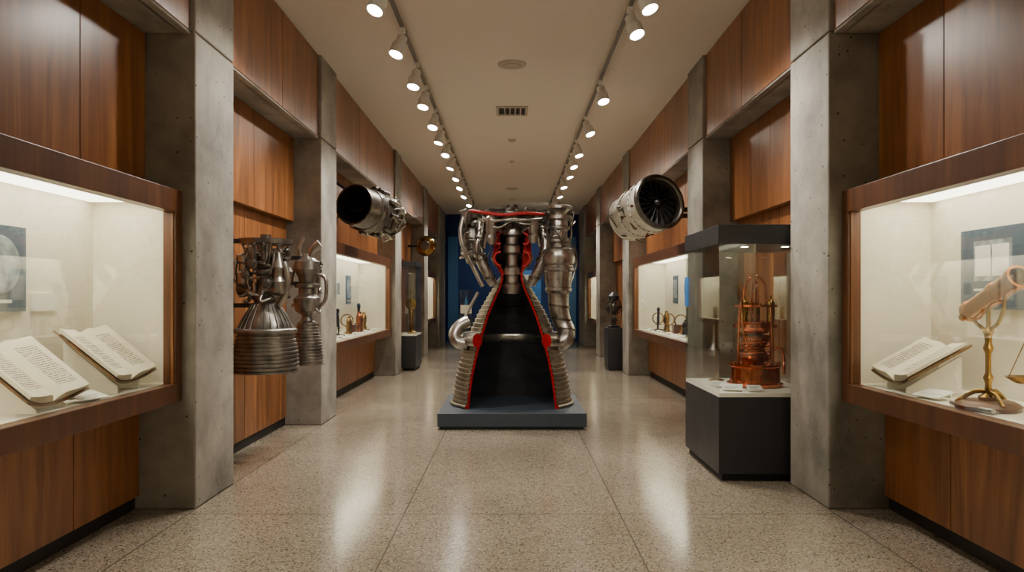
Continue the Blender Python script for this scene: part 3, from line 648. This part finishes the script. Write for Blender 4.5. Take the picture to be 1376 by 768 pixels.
P=wall_poster('plate_photograph_poster',-2.935,4.15,1.67,.66,.50,-1,[(0,-.19,.4,.02,CARD)])
lathe('round_plate_photo',[(0,.018),(.165,.018),(.17,.012)],PHOTO,P,(0,.10,.02),(0,math.pi/2,0),40)
boxes('wall_caption_card',[(-2.95,-2.935,4.56,4.80,1.42,1.53)],CARD)
wall_poster('book_photograph_poster',2.935,4.55,1.68,.60,.50,1,[(-.02,.05,.36,.25,PHOTO),(.07,.05,.15,.19,CARD),(-.10,.05,.15,.19,CARD),(.0,-.13,.3,.015,CARD),(.0,-.16,.25,.012,CARD)])
# ---------------------------------------------------------------- telescope
T=empty('brass_reflecting_telescope',(2.56,4.0,.9))
lathe('wood_base',solid([(.12,0),(.155,.0),(.16,.025),(.14,.04),(.12,.05)]),WOODD,T,seg=40)
lathe('pillar',solid([(.045,.05),(.05,.07),(.02,.09),(.015,.14),(.026,.17),(.014,.20),(.014,.30),(.026,.33),(.016,.36),(.02,.40),(.03,.42),(.02,.44)]),BRASS,T,seg=28)
tubes('tripod_feet',[([(0,0,.10),(.07*math.cos(a),.07*math.sin(a),.09),(.15*math.cos(a),.15*math.sin(a),.03)],.013) for a in (.4,2.5,4.6)],BRASS,T,10)
tubes('yoke',[([(0,.13,.56),(0,.12,.48),(0,.06,.44),(0,0,.43),(0,-.07,.46),(0,-.12,.53),(0,-.13,.60)],.010),([(0,0,.43),(0,0,.58)],.012)],BRASS,T,10)
dd=Vector((0,-.43,.20)); q=axis_q(dd)
lathe('tube',[(.0,-.27),(.02,-.27),(.024,-.25),(.02,-.23),(.03,-.22),(.03,-.20),(.052,-.19),(.060,-.19),(.060,-.16),(.054,-.155),(.054,.05),(.060,.055),(.060,.08),(.054,.085),(.054,.22),(.063,.225),(.063,.26),(.050,.26),(.048,.1),(0,.1)],TUBEB,T,(0,-.01,.60),q,40)
S=empty('brass_balance_scale',(2.58,3.52,.9))
lathe('foot',solid([(.09,0),(.1,.02),(.02,.04),(.014,.4)]),BRASS,S)
tubes('beam',[([(0,-.22,.40),(0,0,.43),(0,.22,.40)],.008)]+[([(0,s*.21,.40),(dx,s*.21+dy,.20)],.0025) for s in (-1,1) for dx,dy in ((.08,0),(-.05,.06),(-.05,-.06))],BRASS,S,8,False)
for s_ in (-1,1): lathe('pan',[(.0,.165),(.05,.172),(.085,.195),(.095,.205),(.088,.205),(.05,.18),(0,.172)],BRASS,S,(0,s_*.21,0))
tubes('brass_hand_tool',[([(2.45,4.15,.918),(2.45,3.9,.918),(2.46,3.8,.92)],.013),([(2.48,4.1,.912),(2.48,3.8,.912)],.008)],STEEL,None,10)
# ---------------------------------------------------------------- instruments in mid cases
def microscope(loc,k=1.0,m=BRASS):
    e=empty('brass_microscope',loc); e.scale=(k,k,k)
    boxes('foot',[(-.07,.07,-.08,.08,0,.02)],m,e,bev=.004); tubes('arm',[([(0,.05,.02),(0,.07,.15),(0,.04,.26),(0,0,.27)],.014)],m,e)
    lathe('body_tube',solid([(.012,.12),(.02,.14),(.02,.32),(.027,.33),(.027,.36),(.015,.38)]),m,e); boxes('stage',[(-.05,.05,-.05,.05,.10,.11)],m,e)
def chest(loc,w,d,h):
    e=empty('wooden_instrument_box',loc); boxes('body',[(-d/2,d/2,-w/2,w/2,0,h),(-d/2-.005,d/2+.005,-w/2-.005,w/2+.005,h,h+.02)],WOODD,e,bev=.003); boxes('clasp',[(-.01,.01,-w/2-.01,-w/2,h-.02,h+.01)],BRASS,e)
def beaker(loc,h,r,m):
    e=empty('turned_vessel',loc); lathe('vessel',solid([(r*.7,0),(r,.01),(r*.6,h*.3),(r*.9,h*.55),(r*.8,h*.8),(r*.4,h*.9),(r*.5,h)]),m,e)
def rule(loc,yaw):
    e=empty('drafting_instrument',loc,(0,0,yaw)); boxes('rule',[(-.02,.02,-.11,.11,0,.01)],BRASS,e); tubes('slider',[([(-.04,0,.02),(.04,0,.02)],.012)],STEEL,e,8,False)
def ring_dial(loc):
    e=empty('ring_dial',loc); lathe('ring',[(.09,-.01),(.11,-.01),(.11,.01),(.09,.01),(.09,-.01)],BRASS,e,(0,0,.22),(math.pi/2,0,0)); lathe('foot',solid([(.06,0),(.06,.015),(.015,.03),(.015,.11)]),BRASS,e)
DKI=simple('blackened_brass',(52,46,38),.35,.7,.3,12)
for s in (-1,1):
    rr=random.Random(60+s)
    for j in range(15):
        y=9.95+j*.29; f=(0,3,1,4,2,1,3,0,2,4,1,2,0,3,2)[j]
        p=(s*rr.uniform(2.68,2.82),y,.9); f=(f+(s>0)*2)%5
        if f==0: microscope(p,rr.uniform(1.1,1.35),rr.choice((BRASS,DKI,DKI)))
        elif f==1: chest(p,rr.uniform(.14,.2),.16,rr.uniform(.08,.24))
        elif f==2: beaker(p,rr.uniform(.22,.46),rr.uniform(.05,.08),rr.choice((BRASS,DKI,COPPERD)))
        elif f==3: rule((s*2.66,y,.9),rr.uniform(-.6,.6))
        else: ring_dial(p)
    for y in (10.25,10.9,11.9,12.7,13.5): label('exhibit_label',(s*2.48,y,.93),.14,.09,math.radians(-75*s),20)
    for y,w,h,m in ((10.9,.3,.5,SLATEB),(11.6,.42,.6,PHOTO),(12.6,.3,.3,CARD),(13.4,.4,.5,SLATEB)):
        boxes('framed_print',[(s*2.94,s*2.95,y-w/2,y+w/2,1.65-h/2,1.65+h/2,0),(s*2.935,s*2.94,y-w*.35,y+w*.35,1.65-h*.3,1.65+h*.35,1)],[m,PHOTO if m is not PHOTO else CARD])
    for y in (20.5,21.3,22.1): beaker((s*2.65,y,.9),.35,.08,BRASS)
# ---------------------------------------------------------------- world, camera
w=bpy.data.worlds.new('World'); scene.world=w; w.use_nodes=True
w.node_tree.nodes['Background'].inputs['Color'].default_value=(.05,.048,.045,1); w.node_tree.nodes['Background'].inputs['Strength'].default_value=.3
cd=bpy.data.cameras.new('Camera'); cam=bpy.data.objects.new('Camera',cd); COL.objects.link(cam)
cam.location=(0,0,1.5); cam.rotation_euler=(math.pi/2,0,0); cd.sensor_width=36; cd.lens=1000/1376*36; cd.shift_y=16/1376; cd.clip_start=.05
scene.camera=cam
